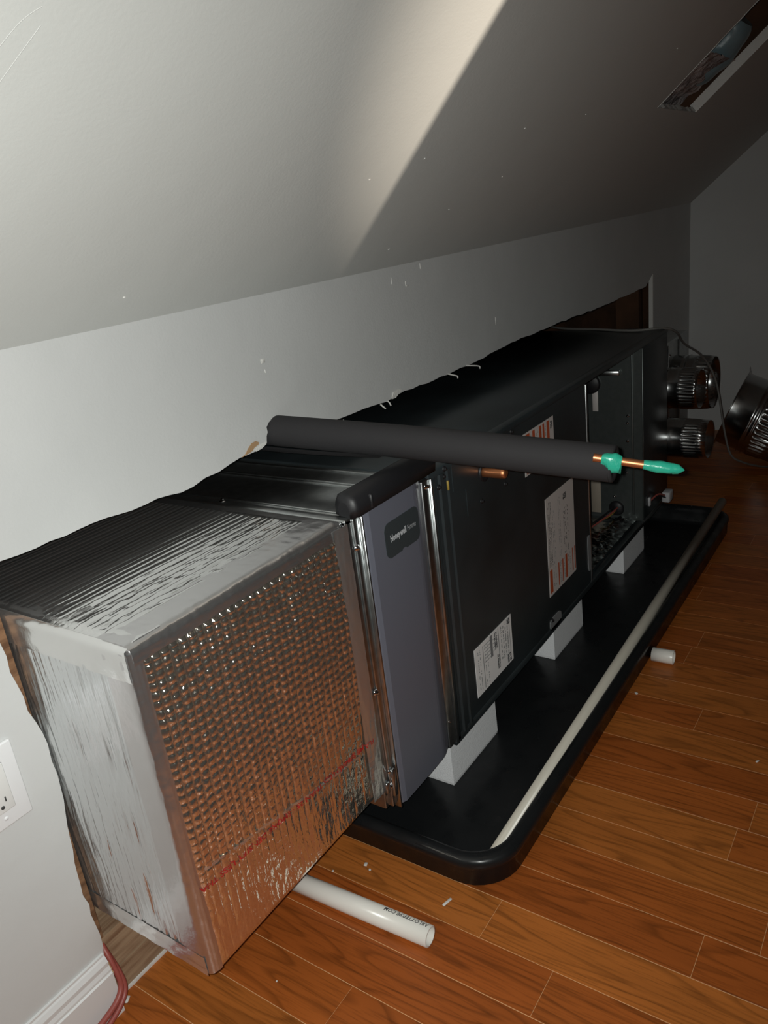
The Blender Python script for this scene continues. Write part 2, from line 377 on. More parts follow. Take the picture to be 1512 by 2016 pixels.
# far wall, closing walls, ceiling
prof = [(YB, 0.0), (0.0, 0.0), (0.0, HK+0.005-SL*0.013), (YW, HK), (YC, ZC), (YB, ZC)]
b = MB(); b.prism(prof, 'x', XF, XF+0.1); b.build('wall_back', PAINT, None, kind='structure')
b = MB(); b.prism(prof, 'x', XL-0.1, XL); b.build('wall_front', PAINT, None, kind='structure')
# wall opposite the knee wall, with a doorway added so its jamb cuts the spot's beam
JX = -0.490
b = MB(); b.box(JX, XF, YB-0.11, YB, 0, ZC); b.box(XL, JX-0.78, YB-0.11, YB, 0, ZC); b.box(JX-0.78, JX, YB-0.11, YB, 2.03, ZC)
b.build('wall_right', PAINT, None, kind='structure')
# ceiling: slope with the cut-out, then the flat part
HX0, HX1, HY0, HY1 = 1.655, 2.008, -0.333, -0.80
def zc(y): return HK+SL*(YW-y)
nrm = Vector((0, -SL, -1)).normalized()
cb = MB(); T = 0.014
def slab(x0, x1, ya, yb):
    v = []
    for t in (0, T):
        for x, y in ((x0, ya), (x1, ya), (x1, yb), (x0, yb)):
            v.append(Vector((x, y, zc(y)))-nrm*t)
    cb.add(v, [(0, 1, 2, 3), (7, 6, 5, 4), (0, 4, 5, 1), (1, 5, 6, 2), (2, 6, 7, 3), (3, 7, 4, 0)])
slab(XL, HX0, YW, YC); slab(HX1, XF, YW, YC); slab(HX0, HX1, YW, HY0); slab(HX0, HX1, HY1, YC)
cb.box(XL, XF, YB, YC, ZC, ZC+0.02)
ceiling = cb.build('ceiling', CEILP, None, kind='structure')
# ragged rim of the ceiling cut-out
b = MB()
def rim(p, q, wob, seed):
    rnd = random.Random(seed); n = 26; P = Vector(p); Q = Vector(q); vs = []
    for i in range(n+1):
        c = P.lerp(Q, i/n); k = rnd.uniform(0, wob)
        d = Vector((k, 0, 0)) if abs(P.x-Q.x) < 1e-4 else Vector((0, -k, k*SL))
        vs.append(c+d+nrm*0.0006); vs.append(c+d-nrm*0.015)
    b.add(vs, [(2*i, 2*i+2, 2*i+3, 2*i+1) for i in range(n)])
rim((HX0, HY0, zc(HY0)), (HX0, HY1, zc(HY1)), 0.006, 1)
rim((HX0, HY0, zc(HY0)), (HX1, HY0, zc(HY0)), 0.004, 2)
b.build('cut_edge', GYPSUM, ceiling)
b = MB(); b.prism([(0, 0)], 'x', 0, 0) if False else None
b.add([Vector((HX1-0.001, HY0, zc(HY0)))+nrm*0.0005, Vector((HX1-0.001, HY1, zc(HY1)))+nrm*0.0005, Vector((HX1-0.001, HY1, zc(HY1)))-nrm*0.024, Vector((HX1-0.001, HY0, zc(HY0)))-nrm*0.024,
       Vector((HX1+0.004, HY0, zc(HY0)))+nrm*0.0005, Vector((HX1+0.004, HY1, zc(HY1)))+nrm*0.0005, Vector((HX1+0.004, HY1, zc(HY1)))-nrm*0.024, Vector((HX1+0.004, HY0, zc(HY0)))-nrm*0.024],
      [(0, 1, 2, 3), (4, 7, 6, 5), (0, 4, 5, 1), (3, 2, 6, 7), (1, 5, 6, 2), (0, 3, 7, 4)])
b.build('cut_edge', GYPSUM, ceiling)
# a raised paint run near the top left
for pts in ([(-0.012, -0.352), (-0.028, -0.338), (-0.050, -0.30), (-0.066, -0.268), (-0.072, -0.25)], [(-0.008, -0.34), (-0.028, -0.30), (-0.045, -0.262), (-0.06, -0.24)]):
    tube('paint_run', CEILP, ceiling, spline([(x, y, zc(y)+0.0006) for x, y in pts], 6), 0.0007, 6)
P1('paint_chip', GYPSUM, ceiling, lambda b: [b.rbox(x, x+0.004, y, y+0.003, zc(y+0.0015)-0.0012, zc(y+0.0015)+0.001, 0.0005, 1) for x, y in ((0.74, -0.23), (1.02, -0.28), (0.98, -0.13), (0.62, -0.2), (0.23, -0.06), (1.25, -0.31), (1.1, -0.19), (0.86, -0.06), (1.43, -0.44))])
# the space above the cut-out
b = MB()
def off(x, y, d): return Vector((x, y, zc(y)))-nrm*d
b.add([off(1.2, -0.1, 0.16), off(2.5, -0.1, 0.16), off(2.5, -1.2, 0.16), off(1.2, -1.2, 0.16)], [(0, 1, 2, 3)])
b.add([off(1.2, -0.1, 0.17), off(2.5, -0.1, 0.17), off(2.5, -1.2, 0.17), off(1.2, -1.2, 0.17)], [(3, 2, 1, 0)])
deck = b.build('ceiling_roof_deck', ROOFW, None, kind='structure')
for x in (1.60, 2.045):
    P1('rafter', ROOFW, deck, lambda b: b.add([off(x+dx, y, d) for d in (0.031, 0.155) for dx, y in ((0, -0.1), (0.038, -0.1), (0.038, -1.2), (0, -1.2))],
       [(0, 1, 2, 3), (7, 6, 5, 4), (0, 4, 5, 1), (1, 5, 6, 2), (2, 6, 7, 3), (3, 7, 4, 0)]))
def batt(u, v):
    x = 1.645+u*0.352; y = -0.20-0.245*v
    e = 0.018+0.035*math.sin(PI*min(1, max(0, v)))**0.5*(0.6+0.4*noise.noise((x*14, y*14, 3)))+0.012*noise.noise((x*40, y*40, 1))
    return off(x, y, e)
b = MB(); b.grid(40, 24, batt); o = b.build('insulation_batt', INSUL, None)
o['label'] = 'dusty grey insulation at the lower end of the ceiling cut-out'; o['category'] = 'insulation'
pth = [off(1.965, -0.365, 0.085), off(1.955, -0.40, 0.075), off(1.945, -0.45, 0.07), off(1.94, -0.50, 0.075)]
b = MB(); sp = spline(pth, 10)
b.tube(sp, [0.012+0.045*math.sin(PI*min(.97, .10+i/len(sp)*.75))**.7 for i in range(len(sp))], 20)
for i, v in enumerate(b.v):
    b.v[i] = tuple(Vector(v)+Vector((1, .4, .6))*0.010*noise.noise(Vector(v)*26))
o = b.build('plastic_sheet', BLUEPL, None); o['label'] = 'crumpled blue-grey plastic sheet inside the ceiling cut-out'; o['category'] = 'sheet'

# baseboard along the knee wall, ending at the cut
bp = [(YW, 0.0), (YW-0.014, 0.0), (YW-0.014, 0.078), (YW-0.0115, 0.080), (YW-0.0115, 0.084), (YW-0.009, 0.090), (YW-0.0095, 0.097), (YW-0.006, 0.104), (YW-0.004, 0.1065), (YW-0.004, 0.110), (YW, 0.110)]
b = MB(); b.prism(bp, 'x', XL, -0.036)
base = b.build('baseboard_left', TRIMP, None, kind='structure')
P1('raw_end', KRAFT, base, lambda b: b.prism([(y, z) for y, z in bp if z > 0.01 and z < 0.1][:5]+[(YW, .08), (YW, .03)], 'x', -0.036, -0.0345))

# ------------------------------------------------------------------ outlet on the knee wall
t = thing('electrical_outlet', 'white wall outlet cover plate at the left edge, beside the cut drywall', 'outlet', (-0.137, YW, 0.457))
ox0, ox1, oz0, oz1 = -0.136, -0.0650, 0.4, 0.5135
rbox('cover_plate', OUTLETP, t, ox0, ox1, YW-0.006, YW, oz0, oz1, 0.0025, 3)
rbox('receptacle', OUTLETW, t, -0.1165, -0.0845, YW-0.0078, YW-0.001, 0.4235, 0.4905, 0.0012, 2, label='cream receptacle insert')
P1('insert_gap', DARKSLOT, t, lambda b: b.rbox(-0.1173, -0.0837, YW-0.0063, YW-0.001, 0.4227, 0.4913, 0.0012, 2))
for z in (0.441, 0.474):
    for x in (-0.107, -0.0945): box('slot', DARKSLOT, t, x-0.0009, x+0.0009, YW-0.0081, YW-0.007, z-0.0035, z+0.0035)
    P1('ground_hole', DARKSLOT, t, lambda b: b.rev([(0, 0.0001), (0, 0.0026), (0.001, 0.0026)], (-0.1008, YW-0.0081, z-0.0095), (0, 1, 0), 14))
P1('plate_screw', OUTLETP, t, lambda b: b.rev([(0, 0.0001), (0.0004, 0.0025), (0.0015, 0.0032)], (-0.1005, YW-0.0072, 0.4135), (0, 1, 0), 14))

# red cable at the cut
c = MB(); c.tube(spline([(-0.02, 0.03, 0.125), (-0.0265, -0.004, 0.098), (-0.0285, -0.021, 0.07), (-0.0315, -0.029, 0.048), (-0.045, -0.034, 0.036), (-0.068, -0.037, 0.030), (-0.1, -0.039, 0.026), (-0.16, -0.04, 0.018), (-0.25, -0.042, 0.006)], 8), 0.0046, 10)
c.tube(spline([(-0.021, 0.033, 0.127), (-0.0245, -0.002, 0.095), (-0.025, -0.022, 0.066), (-0.028, -0.032, 0.042), (-0.043, -0.038, 0.029), (-0.068, -0.042, 0.021), (-0.1, -0.045, 0.017), (-0.16, -0.046, 0.012), (-0.25, -0.05, 0.006)], 8), 0.0042, 10)
o = c.build('electrical_cable', REDCABLE, None); o['label'] = 'dull red twin cable curling out of the cut past the baseboard end'; o['category'] = 'cable'

# ------------------------------------------------------------------ drain pan
def rrect(x0, x1, y0, y1, r, n=8):
    out = []
    for cx, cy, a0 in ((x1-r, y1-r, 0), (x0+r, y1-r, PI/2), (x0+r, y0+r, PI), (x1-r, y0+r, 1.5*PI)):
        for k in range(n+1):
            a = a0+PI/2*k/n; out.append((cx+r*math.cos(a), cy+r*math.sin(a)))
    return out
PX0, PX1, PY0, PY1 = 0.405, 2.125, -0.443, 0.36
b = MB(); loops = []
for ins, z in ((0.008, 0.0), (0.004, 0.004), (0.004, 0.036), (0.001, 0.040), (0.0, 0.046), (0.001, 0.053), (0.006, 0.058), (0.014, 0.060), (0.022, 0.058), (0.027, 0.052), (0.030, 0.040), (0.034, 0.016), (0.039, 0.008), (0.048, 0.0055)):
    loops.append([(x, y, z) for x, y in rrect(PX0+ins, PX1-ins, PY0+ins, PY1-ins, 0.085-ins*0.6)])
n = len(loops[0])
b.add([p for l in loops for p in l], [(i*n+k, i*n+(k+1) % n, (i+1)*n+(k+1) % n, (i+1)*n+k) for i in range(len(loops)-1) for k in range(n)], True)
b.add(loops[-1], [tuple(range(n))]); b.add(loops[0], [tuple(range(n-1, -1, -1))])
pan = b.build('drain_pan', PANP, None); pan['label'] = 'long black plastic drain pan with rolled rim under the air handler'; pan['category'] = 'pan'
ZP = 0.0056

# foam riser blocks in the pan
def block(x0, x1, label):
    b = MB(); yf = -0.236
    lo = [(x0, yf), (x1, yf-0.001), (x1, yf+0.075), (x0, yf+0.075)]
    v = []
    for z, k in ((ZP, 0.0), (ZP+0.006, -0.001), (0.1016, 0.0)):
        for (x, y) in lo: v.append((x+(k if x == x0 else -k), y+(k if y < -0.2 else -k), z))
    b.add(v, [(0, 3, 2, 1)]+[(i*4+k, i*4+(k+1) % 4, (i+1)*4+(k+1) % 4, (i+1)*4+k) for i in range(2) for k in range(4)]+[(8, 9, 10, 11)])
    o = b.build('riser_block', FOAMB, None); o['label'] = label; o['category'] = 'block'; o['group'] = 'foam riser blocks under the air handler'
    return o
block(0.617, 0.806, 'nearest pale grey foam block, under the left corner of the air handler')
block(1.128, 1.312, 'middle pale grey foam block, under the oval knockout of the air handler')
block(1.648, 1.836, 'farthest pale grey foam block, under the open bay of the air handler')

# ------------------------------------------------------------------ air handler
AX0, AX1, AY0, AY1, AZ0, AZ1 = 0.6217, 2.0552, -0.2475, 0.29, 0.1019, 0.6594
OX0, OX1 = 1.368, 1.800
ah = thing('air_handler', 'long dark grey air handler lying on its side with an open bay', 'air handler', (1.34, 0.02, AZ0))
b = MB(); s = 0.012
b.rbox(AX0, AX1, AY0+0.003, AY1, AZ1-s, AZ1, 0.003, 2)                 # top
b.box(AX0, AX1, AY0+0.006, AY1, AZ0, AZ0+s)                          # bottom
b.box(AX0, AX1, AY1-s, AY1, AZ0+s, AZ1-s)                            # back
b.box(AX0, AX0+s, AY0+0.004, AY1-s, AZ0+s, AZ1-s)                    # left end
b.box(AX1-s, AX1, AY0+0.004, AY1-s, AZ0+s, AZ1-s)                    # right end
b.build('cabinet', DARKP, ah)
# top seam line and front lips
P1('top_rail', DARKP, ah, lambda b: b.rbox(AX0, AX1, AY0-0.001, AY0+0.02, AZ1-0.014, AZ1+0.0008, 0.002, 2))
P1('bottom_rail', DARKP, ah, lambda b: b.rbox(AX0, AX1, AY0-0.002, AY0+0.016, AZ0-0.001, AZ0+0.016, 0.002, 2))
# coil section door with pressed ribs near its left edge
b = MB(); xs = [(AX0+0.022, 0), (0.652, 0), (0.655, -0.004), (0.664, -0.004), (0.667, 0), (0.680, 0), (0.683, -0.003), (0.690, -0.003), (0.693, 0), (OX0-0.012, 0), (OX0-0.008, 0.001)]
pr = [(x, AY0+d) for x, d in xs]+[(OX0-0.008, AY0+0.012), (AX0+0.022, AY0+0.012)]
b.prism(pr, 'z', AZ0+0.012, AZ1-0.012)
panel = b.build('coil_panel', DARKP, ah)
P1('end_flange', DARKP, ah, lambda b: b.rbox(AX0+0.001, AX0+0.02, AY0-0.002, AY0+0.02, AZ0+0.004, AZ1-0.01, 0.0025, 2))
P1('panel_flange', GALV, ah, lambda b: b.rbox(OX0-0.0075, OX0, AY0-0.001, AY0+0.03, AZ0+0.014, AZ1-0.016, 0.0015, 2), label='bare steel edge of the coil panel')
P1('blower_panel', DARKP, ah, lambda b: b.rbox(OX1+0.004, AX1-0.001, AY0, AY0+0.014, AZ0+0.012, AZ1-0.012, 0.002, 2))
# open bay: steel liner
P1('side_liner', LINER, ah, lambda b: (b.box(OX1, OX1+0.003, AY0-0.001, AY1-0.03, AZ0+0.014, AZ1-0.014),
     b.rbox(OX1-0.006, OX1+0.001, -0.2225, -0.2165, AZ0+0.035, AZ1-0.016, 0.0025, 2),
     b.rbox(OX1-0.0015, OX1+0.004, AY0-0.0025, AY0+0.001, AZ0+0.018, AZ1-0.014, 0.001, 1)))
P1('back_liner', LINER, ah, lambda b: b.box(OX0, OX1, 0.16, 0.163, AZ0+0.014, AZ1-0.014))
P1('left_liner', LINER, ah, lambda b: b.box(OX0-0.006, OX0-0.003, AY0+0.03, 0.16, AZ0+0.014, AZ1-0.014))
def crumple(u, v):
    x = OX0+u*(OX1-OX0); y = AY0+0.02+v*0.38
    k = math.exp(-((v-0.10)/0.10)**2)
    return (x, y, AZ0+0.0175+0.010*k*(0.5+noise.noise((x*70, y*90, 2)))+0.002*noise.noise((x*160, y*160, 5)))
b = MB(); b.grid(80, 60, crumple); b.build('foil_liner', GALVD, ah, label='crumpled foil liner on the floor of the bay')
rbox('beige_panel', BEIGE, ah, OX1-0.004, OX1, -0.118, -0.087, 0.132, 0.262, 0.001, 1, label='tan strip inside the bay')
rbox('warning_tag', STICKW, ah, OX1-0.0015, OX1-0.0003, -0.116, -0.099, 0.458, 0.522, 0.0004, 1, label='white tag inside the bay')
P1('wire_grommet', BLACKP, ah, lambda b: b.rev([(0, 0.0002), (0, 0.020), (0.006, 0.024), (0.010, 0.024)], (OX1-0.008, -0.166, 0.152), (1, 0, 0), 20))
P1('motor_shadow_disc', BLACKP, ah, lambda b: b.rev([(0, 0.0002), (0, 0.026), (0.004, 0.030), (0.010, 0.030)], (OX1-0.01, -0.095, 0.542), (1, 0, 0), 24))  # black disc painted in for the blower motor's shadow
P1('steel_bracket', GALV, ah, lambda b: b.rbox(OX1-0.012, OX1, -0.185, -0.09, 0.568, 0.584, 0.002, 1))
for k, (dy, dz) in enumerate(((0, 0), (0.006, 0.006), (-0.005, 0.004), (0.002, -0.006))):
    tube('wire', [BLACKP, BLACKP, REDCABLE, YELLOW][k], ah, spline([(OX1-0.004, -0.166+dy, 0.152+dz), (OX1-0.05, -0.16+dy, 0.148+dz), (1.66, -0.13+dy, 0.138), (1.52, -0.10+dy, 0.136+dz*.5), (1.40, -0.06, 0.136)], 6), 0.0028, 7)
def screw(parent, p, ax, m=CHROME, r=0.0042, h=0.0045, **tags):
    b = MB(); b.rev([(-0.001, r*1.25), (0.001, r*1.25), (0.0012, r*0.86), (h, r*0.8), (h, 0.0001)], p, ax, 6)
    b.rev([(-0.001, r*1.3), (0.0008, r*1.3), (0.0009, r*0.5)], p, ax, 16); return b.build('screw', m, parent, **tags)
for y, z in ((-0.137, 0.574), (-0.118, 0.573), (-0.155, 0.572), (-0.205, 0.447), (-0.2035, 0.425), (-0.2035, 0.37), (-0.2, 0.27), (-0.16, 0.19)):
    screw(ah, (OX1-0.0005, y, z), (-1, 0, 0), r=0.0035)
# access plate around the line stubs
b = MB(); b.prism([(0.700, 0.652), (0.93, 0.652), (0.93, 0.536), (0.745, 0.536), (0.745, 0.59), (0.700, 0.60)], 'y', AY0-0.0015, AY0)
b.build('access_plate', DARKP, ah)
for x, z in ((0.668, 0.640), (0.651, 0.626), (0.800, 0.546), (0.903, 0.546), (0.945, 0.643), (0.675, 0.652), (1.095, 0.135)):
    screw(ah, (x, AY0-0.0015, z), (0, -1, 0), BLACKP, r=0.004)
P1('yellow_tag', YELLOW, ah, lambda b: b.rbox(0.6745, 0.6785, AY0-0.007, AY0-0.003, 0.612, 0.630, 0.001, 1))
P1('pipe_grommet', BLACKP, ah, lambda b: b.rev([(0, 0.011), (0.004, 0.016), (0.003, 0.0195), (-0.002, 0.0195)], (0.818, AY0-0.001, 0.600), (0, -1, 0), 24))
P1('copper_stub', COPPER, ah, lambda b: b.rev([(-0.01, 0.0105), (0.040, 0.0105), (0.047, 0.0098), (0.0495, 0.006), (0.050, 0.0001)], (0.818, AY0, 0.600), (0, -1, 0), 24), label='short capped copper stub')
P1('rubber_plug', BLACKP, ah, lambda b: b.rev([(-0.002, 0.014), (0.006, 0.014), (0.010, 0.010), (0.010, 0.0001)], (0.893, AY0, 0.598), (0, -1, 0), 20))
# oval knockouts along the bottom edge
for xo, zo in ((1.117, 0.1235), (1.348, 0.203)):
    b = MB(); n = 24
    hw, hh = (0.033, 0.0165) if xo < 1.2 else (0.010, 0.05)
    pts = []
    for k in range(n):
        a = 2*PI*k/n; ex = 0.55
        pts.append((xo+hw*math.copysign(abs(math.cos(a))**ex, math.cos(a)), zo+hh*math.copysign(abs(math.sin(a))**ex, math.sin(a))))
    b.prism(pts, 'y', AY0-0.002, AY0+0.002); b.build('drain_knockout', SGREY, ah, label='pale oval drain knockout')
# stickers
def sticker(x0, x1, z0, z1, base, prints, label):
    y = AY0-0.0010
    o = box('label_sticker', base, ah, x0, x1, y, y+0.0009, z0, z1, label=label)
    w, h = x1-x0, z1-z0
    bym = {}
    for m, u0, u1, v0, v1 in prints: bym.setdefault(m.name, (m, []))[1].append((u0, u1, v0, v1))
    for k, (m, rs) in bym.items():
        b = MB()
        for u0, u1, v0, v1 in rs:
            b.add([(x0+w*u0, y-0.0003, z0+h*v0), (x0+w*u1, y-0.0003, z0+h*v0), (x0+w*u1, y-0.0003, z0+h*v1), (x0+w*u0, y-0.0003, z0+h*v1)], [(0, 1, 2, 3)])
        b.build('printing', m, o, kind='stuff')
rnd = random.Random(3)
def cols(us, v0, v1, m, wd=0.012, fill=0.75):
    out = []
    for u in us:
        v = v0
        while v < v1:
            l = rnd.uniform(0.008, 0.03)
            if rnd.random() < fill: out.append((m, u-wd/2*rnd.uniform(.6, 1), u+wd/2*rnd.uniform(.6, 1), v, min(v1, v+l*0.8)))
            v += l
    return out
sticker(0.7205, 0.8855, 0.149, 0.2585, STICK,
        [(SGREY, .20, .215, .05, .93), (SGREY, .62, .635, .28, .97), (SGREY, .93, .94, .1, .95)]
        + [(SGREY, .40, .46, .52, .97)]+[(SGREY, .24, .40, v, v+.012) for v in (.55, .62, .69, .76, .83, .9)]
        + [(SGREY, .47, .60, v, v+.012) for v in (.60, .68, .76, .84)]+cols((.08, .13, .26, .32), .08, .9, SGREY, .02, .5)
        + cols((.53, .57), .62, .95, INK, .035, .75)+cols((.58, .62), .14, .45, INK, .035, .7)+cols((.70, .76, .82, .88), .2, .95, SGREY, .03, .6)
        + cols((.90, .94), .85, .97, INK, .05, .9)+cols((.86, .92), .04, .22, INK, .06, .7), 'pale rating sticker low on the coil panel')
sticker(1.092, 1.256, 0.197, 0.4425, STICKW,
        [(ORANGE, .03, .12, .03, .27), (ORANGE, .33, .37, .03, .27), (ORANGE, .48, .52, .03, .27), (ORANGE, .60, .67, .03, .28), (ORANGE, .86, .895, .03, .28), (ORANGE, .95, .985, .03, .28)]
        + cols((.06, .10, .15), .30, .95, INK, .016, .75)+cols((.21, .26), .3, .85, SGREY, .016, .8)+cols((.42, .47), .3, .92, SGREY, .014, .8)
        + cols((.60, .64, .68, .74), .3, .78, INK, .018, .45)+cols((.18, .24, .41, .45, .56, .72, .78), .04, .27, SGREY, .018, .6)
        + cols((.62, .66, .70), .86, .92, INK, .04, .95), 'white warning sticker with orange bars, middle of the coil panel')
sticker(1.000, 1.1565, 0.527, 0.6205, STICKW,
        [(ORANGE, .05, .19, .04, .96), (ORANGE, .28, .36, .3, .96), (ORANGE, .50, .58, .04, .96), (ORANGE, .62, .68, .04, .96), (ORANGE, .76, .85, .04, .96)]
        + cols((.23, .42, .46, .56, .72), .05, .9, SGREY, .018, .6)+cols((.90, .94), .72, .92, INK, .04, .9), 'orange striped warning sticker partly behind the foam pipe')
# loose wires and white connector below the bay's right post
for k, (a, bq) in enumerate((((1.86, -0.24, 0.150), (1.945, -0.272, 0.152)), ((1.862, -0.24, 0.146), (1.945, -0.274, 0.145)))):
    tube('wire', [REDCABLE, BLACKP][k], ah, spline([(1.845, -0.236, 0.152), a, (1.90, -0.262, 0.170-0.006*k), bq], 6), 0.003, 7)
b = MB(); b.rbox(1.942, 1.985, -0.287, -0.262, 0.128, 0.162, 0.004, 2); b.rbox(1.975, 1.995, -0.283, -0.266, 0.132, 0.158, 0.003, 2)
b.build('wire_connector', NYLON, ah, label='white nylon wire connector')
rbox('wire_clip', NYLON, ah, 1.842, 1.856, -0.256, -0.248, 0.150, 0.178, 0.002, 1)

# ------------------------------------------------------------------ filter cabinet
FX0, FX1 = 0.392, 0.6213
fc = thing('filter_cabinet', 'galvanised filter cabinet with blue-grey door between foil duct and air handler', 'filter cabinet', (0.5, 0.02, 0.118))
FZ0, FZ1 = 0.125, 0.6565
b = MB(); b.rbox(FX0, FX1, -0.240, 0.29, FZ0, FZ1, 0.002, 2)
b.build('cabinet_body', GALV, fc)
for x, wd, h in ((0.4085, .004, .005), (0.4165, .0025, .003), (0.4245, .0025, .003), (0.538, .004, .0025), (0.549, .003, .002), (0.605, .006, .002)):
    P1('standing_seam', GALV, fc, lambda b: b.rbox(x-wd/2, x+wd/2, -0.238, 0.285, FZ1-0.001, FZ1+h, 0.001, 1))
# drive cleat at the duct side
P1('drive_cleat', GALV, fc, lambda b: (b.rbox(0.3845, 0.400, -0.2475, -0.238, 0.158, 0.664, 0.0025, 2), b.rbox(0.3845, 0.402, -0.2475, 0.28, 0.655, 0.665, 0.0025, 2), b.rbox(0.400, 0.4135, -0.2505, -0.238, 0.128, 0.662, 0.002, 2)))
P1('side_flange', GALV, fc, lambda b: (b.rbox(0.4135, 0.418, -0.257, -0.236, 0.118, 0.663, 0.0012, 1), b.rbox(0.596, 0.6205, -0.2505, -0.238, 0.112, 0.654, 0.003, 2), b.rbox(0.6195, 0.6255, -0.2545, -0.246, 0.110, 0.652, 0.0015, 1)))
P1('corner_clip', GALV, fc, lambda b: (b.rbox(0.388, 0.399, -0.252, -0.246, 0.163, 0.185, 0.002, 1), b.rbox(0.401, 0.412, -0.257, -0.249, 0.150, 0.205, 0.002, 1)))
for x, z in ((0.402, 0.615), (0.397, 0.361), (0.404, 0.20), (0.400, 0.172)): screw(fc, (x, -0.250, z), (0, -1, 0))
screw(fc, (0.609, -0.2505, 0.642), (0, -1, 0)); screw(fc, (0.398, 0.02, 0.665), (0, 0, 1)); screw(fc, (0.601, -0.2505, 0.172), (0, -1, 0), r=0.002)
# door with bowed face
DX0, DX1, DZ0, DZ1 = 0.4185, 0.596, 0.119, 0.664
b = MB(); pr = []
for k in range(25):
    u = k/24; x = DX0+(DX1-DX0)*u
    d = 0.0 if u < 0.0 else -0.0105
    y = -0.2455+d*min(1, (u/0.075))**0.6 if u < 0.075 else -0.256-0.0005*math.sin(PI*u)+(0.010*((u-0.80)/0.2)**1.6 if u > 0.80 else 0)
    pr.append((x, y))
pr += [(DX1, -0.240), (DX0, -0.240)]
b.prism(pr, 'z', DZ0, DZ1)
door = b.build('filter_door', DOORP, fc)
P1('door_sill', BLACKP, fc, lambda b: b.rbox(0.452, 0.598, -0.246, -0.225, 0.1125, 0.1185, 0.001, 1))
# badge: rounded panel with a notch in its lower edge
bx0, bx1, bz0, bz1 = 0.4655, 0.5655, 0.5665, 0.6265
pts = [(bx0+x, bz0+z) for x, z in rrect(0, bx1-bx0, 0, bz1-bz0, 0.013, 6)]
out = []
for i, p in enumerate(pts):
    out.append(p)
    q = pts[(i+1) % len(pts)]
    if abs(p[1]-bz0) < 1e-6 and abs(q[1]-bz0) < 1e-6 and q[0]-p[0] > 0.03:
        m = (p[0]+q[0])/2; out += [(m-0.007, bz0), (m-0.004, bz0+0.003), (m+0.004, bz0+0.003), (m+0.007, bz0)]
b = MB(); b.prism(out, 'y', -0.2572, -0.2545); b.build('badge', BADGE, door, label='dark rounded badge with pale lettering')
lettering('lettering', LETTER, door, 'Honeywell', 0.0155, lambda x, y: (0.4785+x*0.70, -0.2576, 0.5935+y), 0.0005)
lettering('lettering', LETTER, door, 'Home', 0.0145, lambda x, y: (0.5285+x*0.72, -0.2576, 0.5935+y), -0.0002)
# black pull handle along the door top
b = MB(); sec = [(-0.2585, 0.664), (-0.2605, 0.678), (-0.2565, 0.692), (-0.247, 0.700), (-0.234, 0.702), (-0.222, 0.697), (-0.216, 0.685), (-0.215, 0.667)]
n = len(sec); vs = []
for x, k in ((0.398, 0.45), (0.401, 0.8), (0.408, 1.0), (0.630, 1.0), (0.636, 0.8), (0.638, 0.5)):
    for y, z in sec: vs.append((x, -0.238+(y+0.238)*k, 0.667+(z-0.667)*(0.3+0.7*k) if z > 0.667 else z))
b.add(vs, [(i*n+j, i*n+(j+1) % n, (i+1)*n+(j+1) % n, (i+1)*n+j) for i in range(5) for j in range(n)], True)
b.add(vs[:n], [tuple(range(n-1, -1, -1))]); b.add(vs[-n:], [tuple(range(n))])
b.build('pull_handle', BLACKP, fc)
P1('handle_rib', BLACKP, fc, lambda b: b.rbox(0.437, 0.443, -0.2625, -0.245, 0.667, 0.690, 0.002, 1))

# ------------------------------------------------------------------ foil covered return duct
QX0, QX1, QY0, QY1, QZ0, QZ1 = -0.0140, 0.3840, -0.2440, 0.29, 0.1727, 0.6660
du = thing('foil_duct_box', 'silver bubble-foil covered duct box in the foreground, left of the filter door', 'duct', (0.18, 0.0, QZ0))
b = MB(); b.rbox(QX0, QX1, QY0, QY1, QZ0, QZ1, 0.008, 4); b.build('duct_body', FOILTAPE, du)
# front: bubbles in columns with grooves between
fx0, fx1, fz0, fz1 = -0.003, 0.3600, QZ0+0.004, QZ1-0.016
NC, NR = 27, 39
def bub(u, v):
    x = fx0+(fx1-fx0)*u; z = fz0+(fz1-fz0)*v
    wob = 0.10*noise.noise((x*9, z*9, 0))
    c = u*NC+wob; cc = c-math.floor(c); col = math.floor(c)
    r = v*NR+0.12*(col % 3)+0.5*noise.noise((x*9, z*9, 4)); rr = r-math.floor(r)
    groove = min(cc, 1-cc)
    sx_ = 0.06*noise.noise((col*3.1, math.floor(r)*2.7, 5)); sz_ = 0.08*noise.noise((col*2.3, math.floor(r)*3.9, 8))
    dome = max(0.0, 1-((cc-.5+sx_)**2*1.25+(rr-.5+sz_)**2*0.85)/0.20)
    low = min(1.0, max(0.0, (z-0.235-0.10*(x-0.1))/0.10))
    amp = 0.0009+0.0019*min(1, max(0, (z-0.34)/0.22))*(1-0.35*u)*(1+0.5*noise.noise((col*1.7, math.floor(r)*1.9, 21)))
    h = amp*low*math.sqrt(dome)+0.0021*min(1, groove/0.10)**0.7*(0.30+0.70*low)
    h += 0.0016*noise.noise((x*26, z*10, 7))+0.0010*noise.noise((x*120, z*46, 2))
    h += 0.0035*noise.noise((x*7, z*5, 12))
    # wrinkled seam across the lower part
    s = z-(0.335-0.06*x/0.36)
    h += 0.0022*math.exp(-(s/0.007)**2)*noise.noise((x*90, z*60, 9))
    ed = min(u, 1-u, v*1.2, 1-v)
    k = min(1, ed/0.02)
    return (x, QY0-0.0012-0.0022*k-h*k, z)
b = MB(); b.grid(312, 396, bub); b.build('front_wrap', FOILF, du, label='bubble foil facing the room')
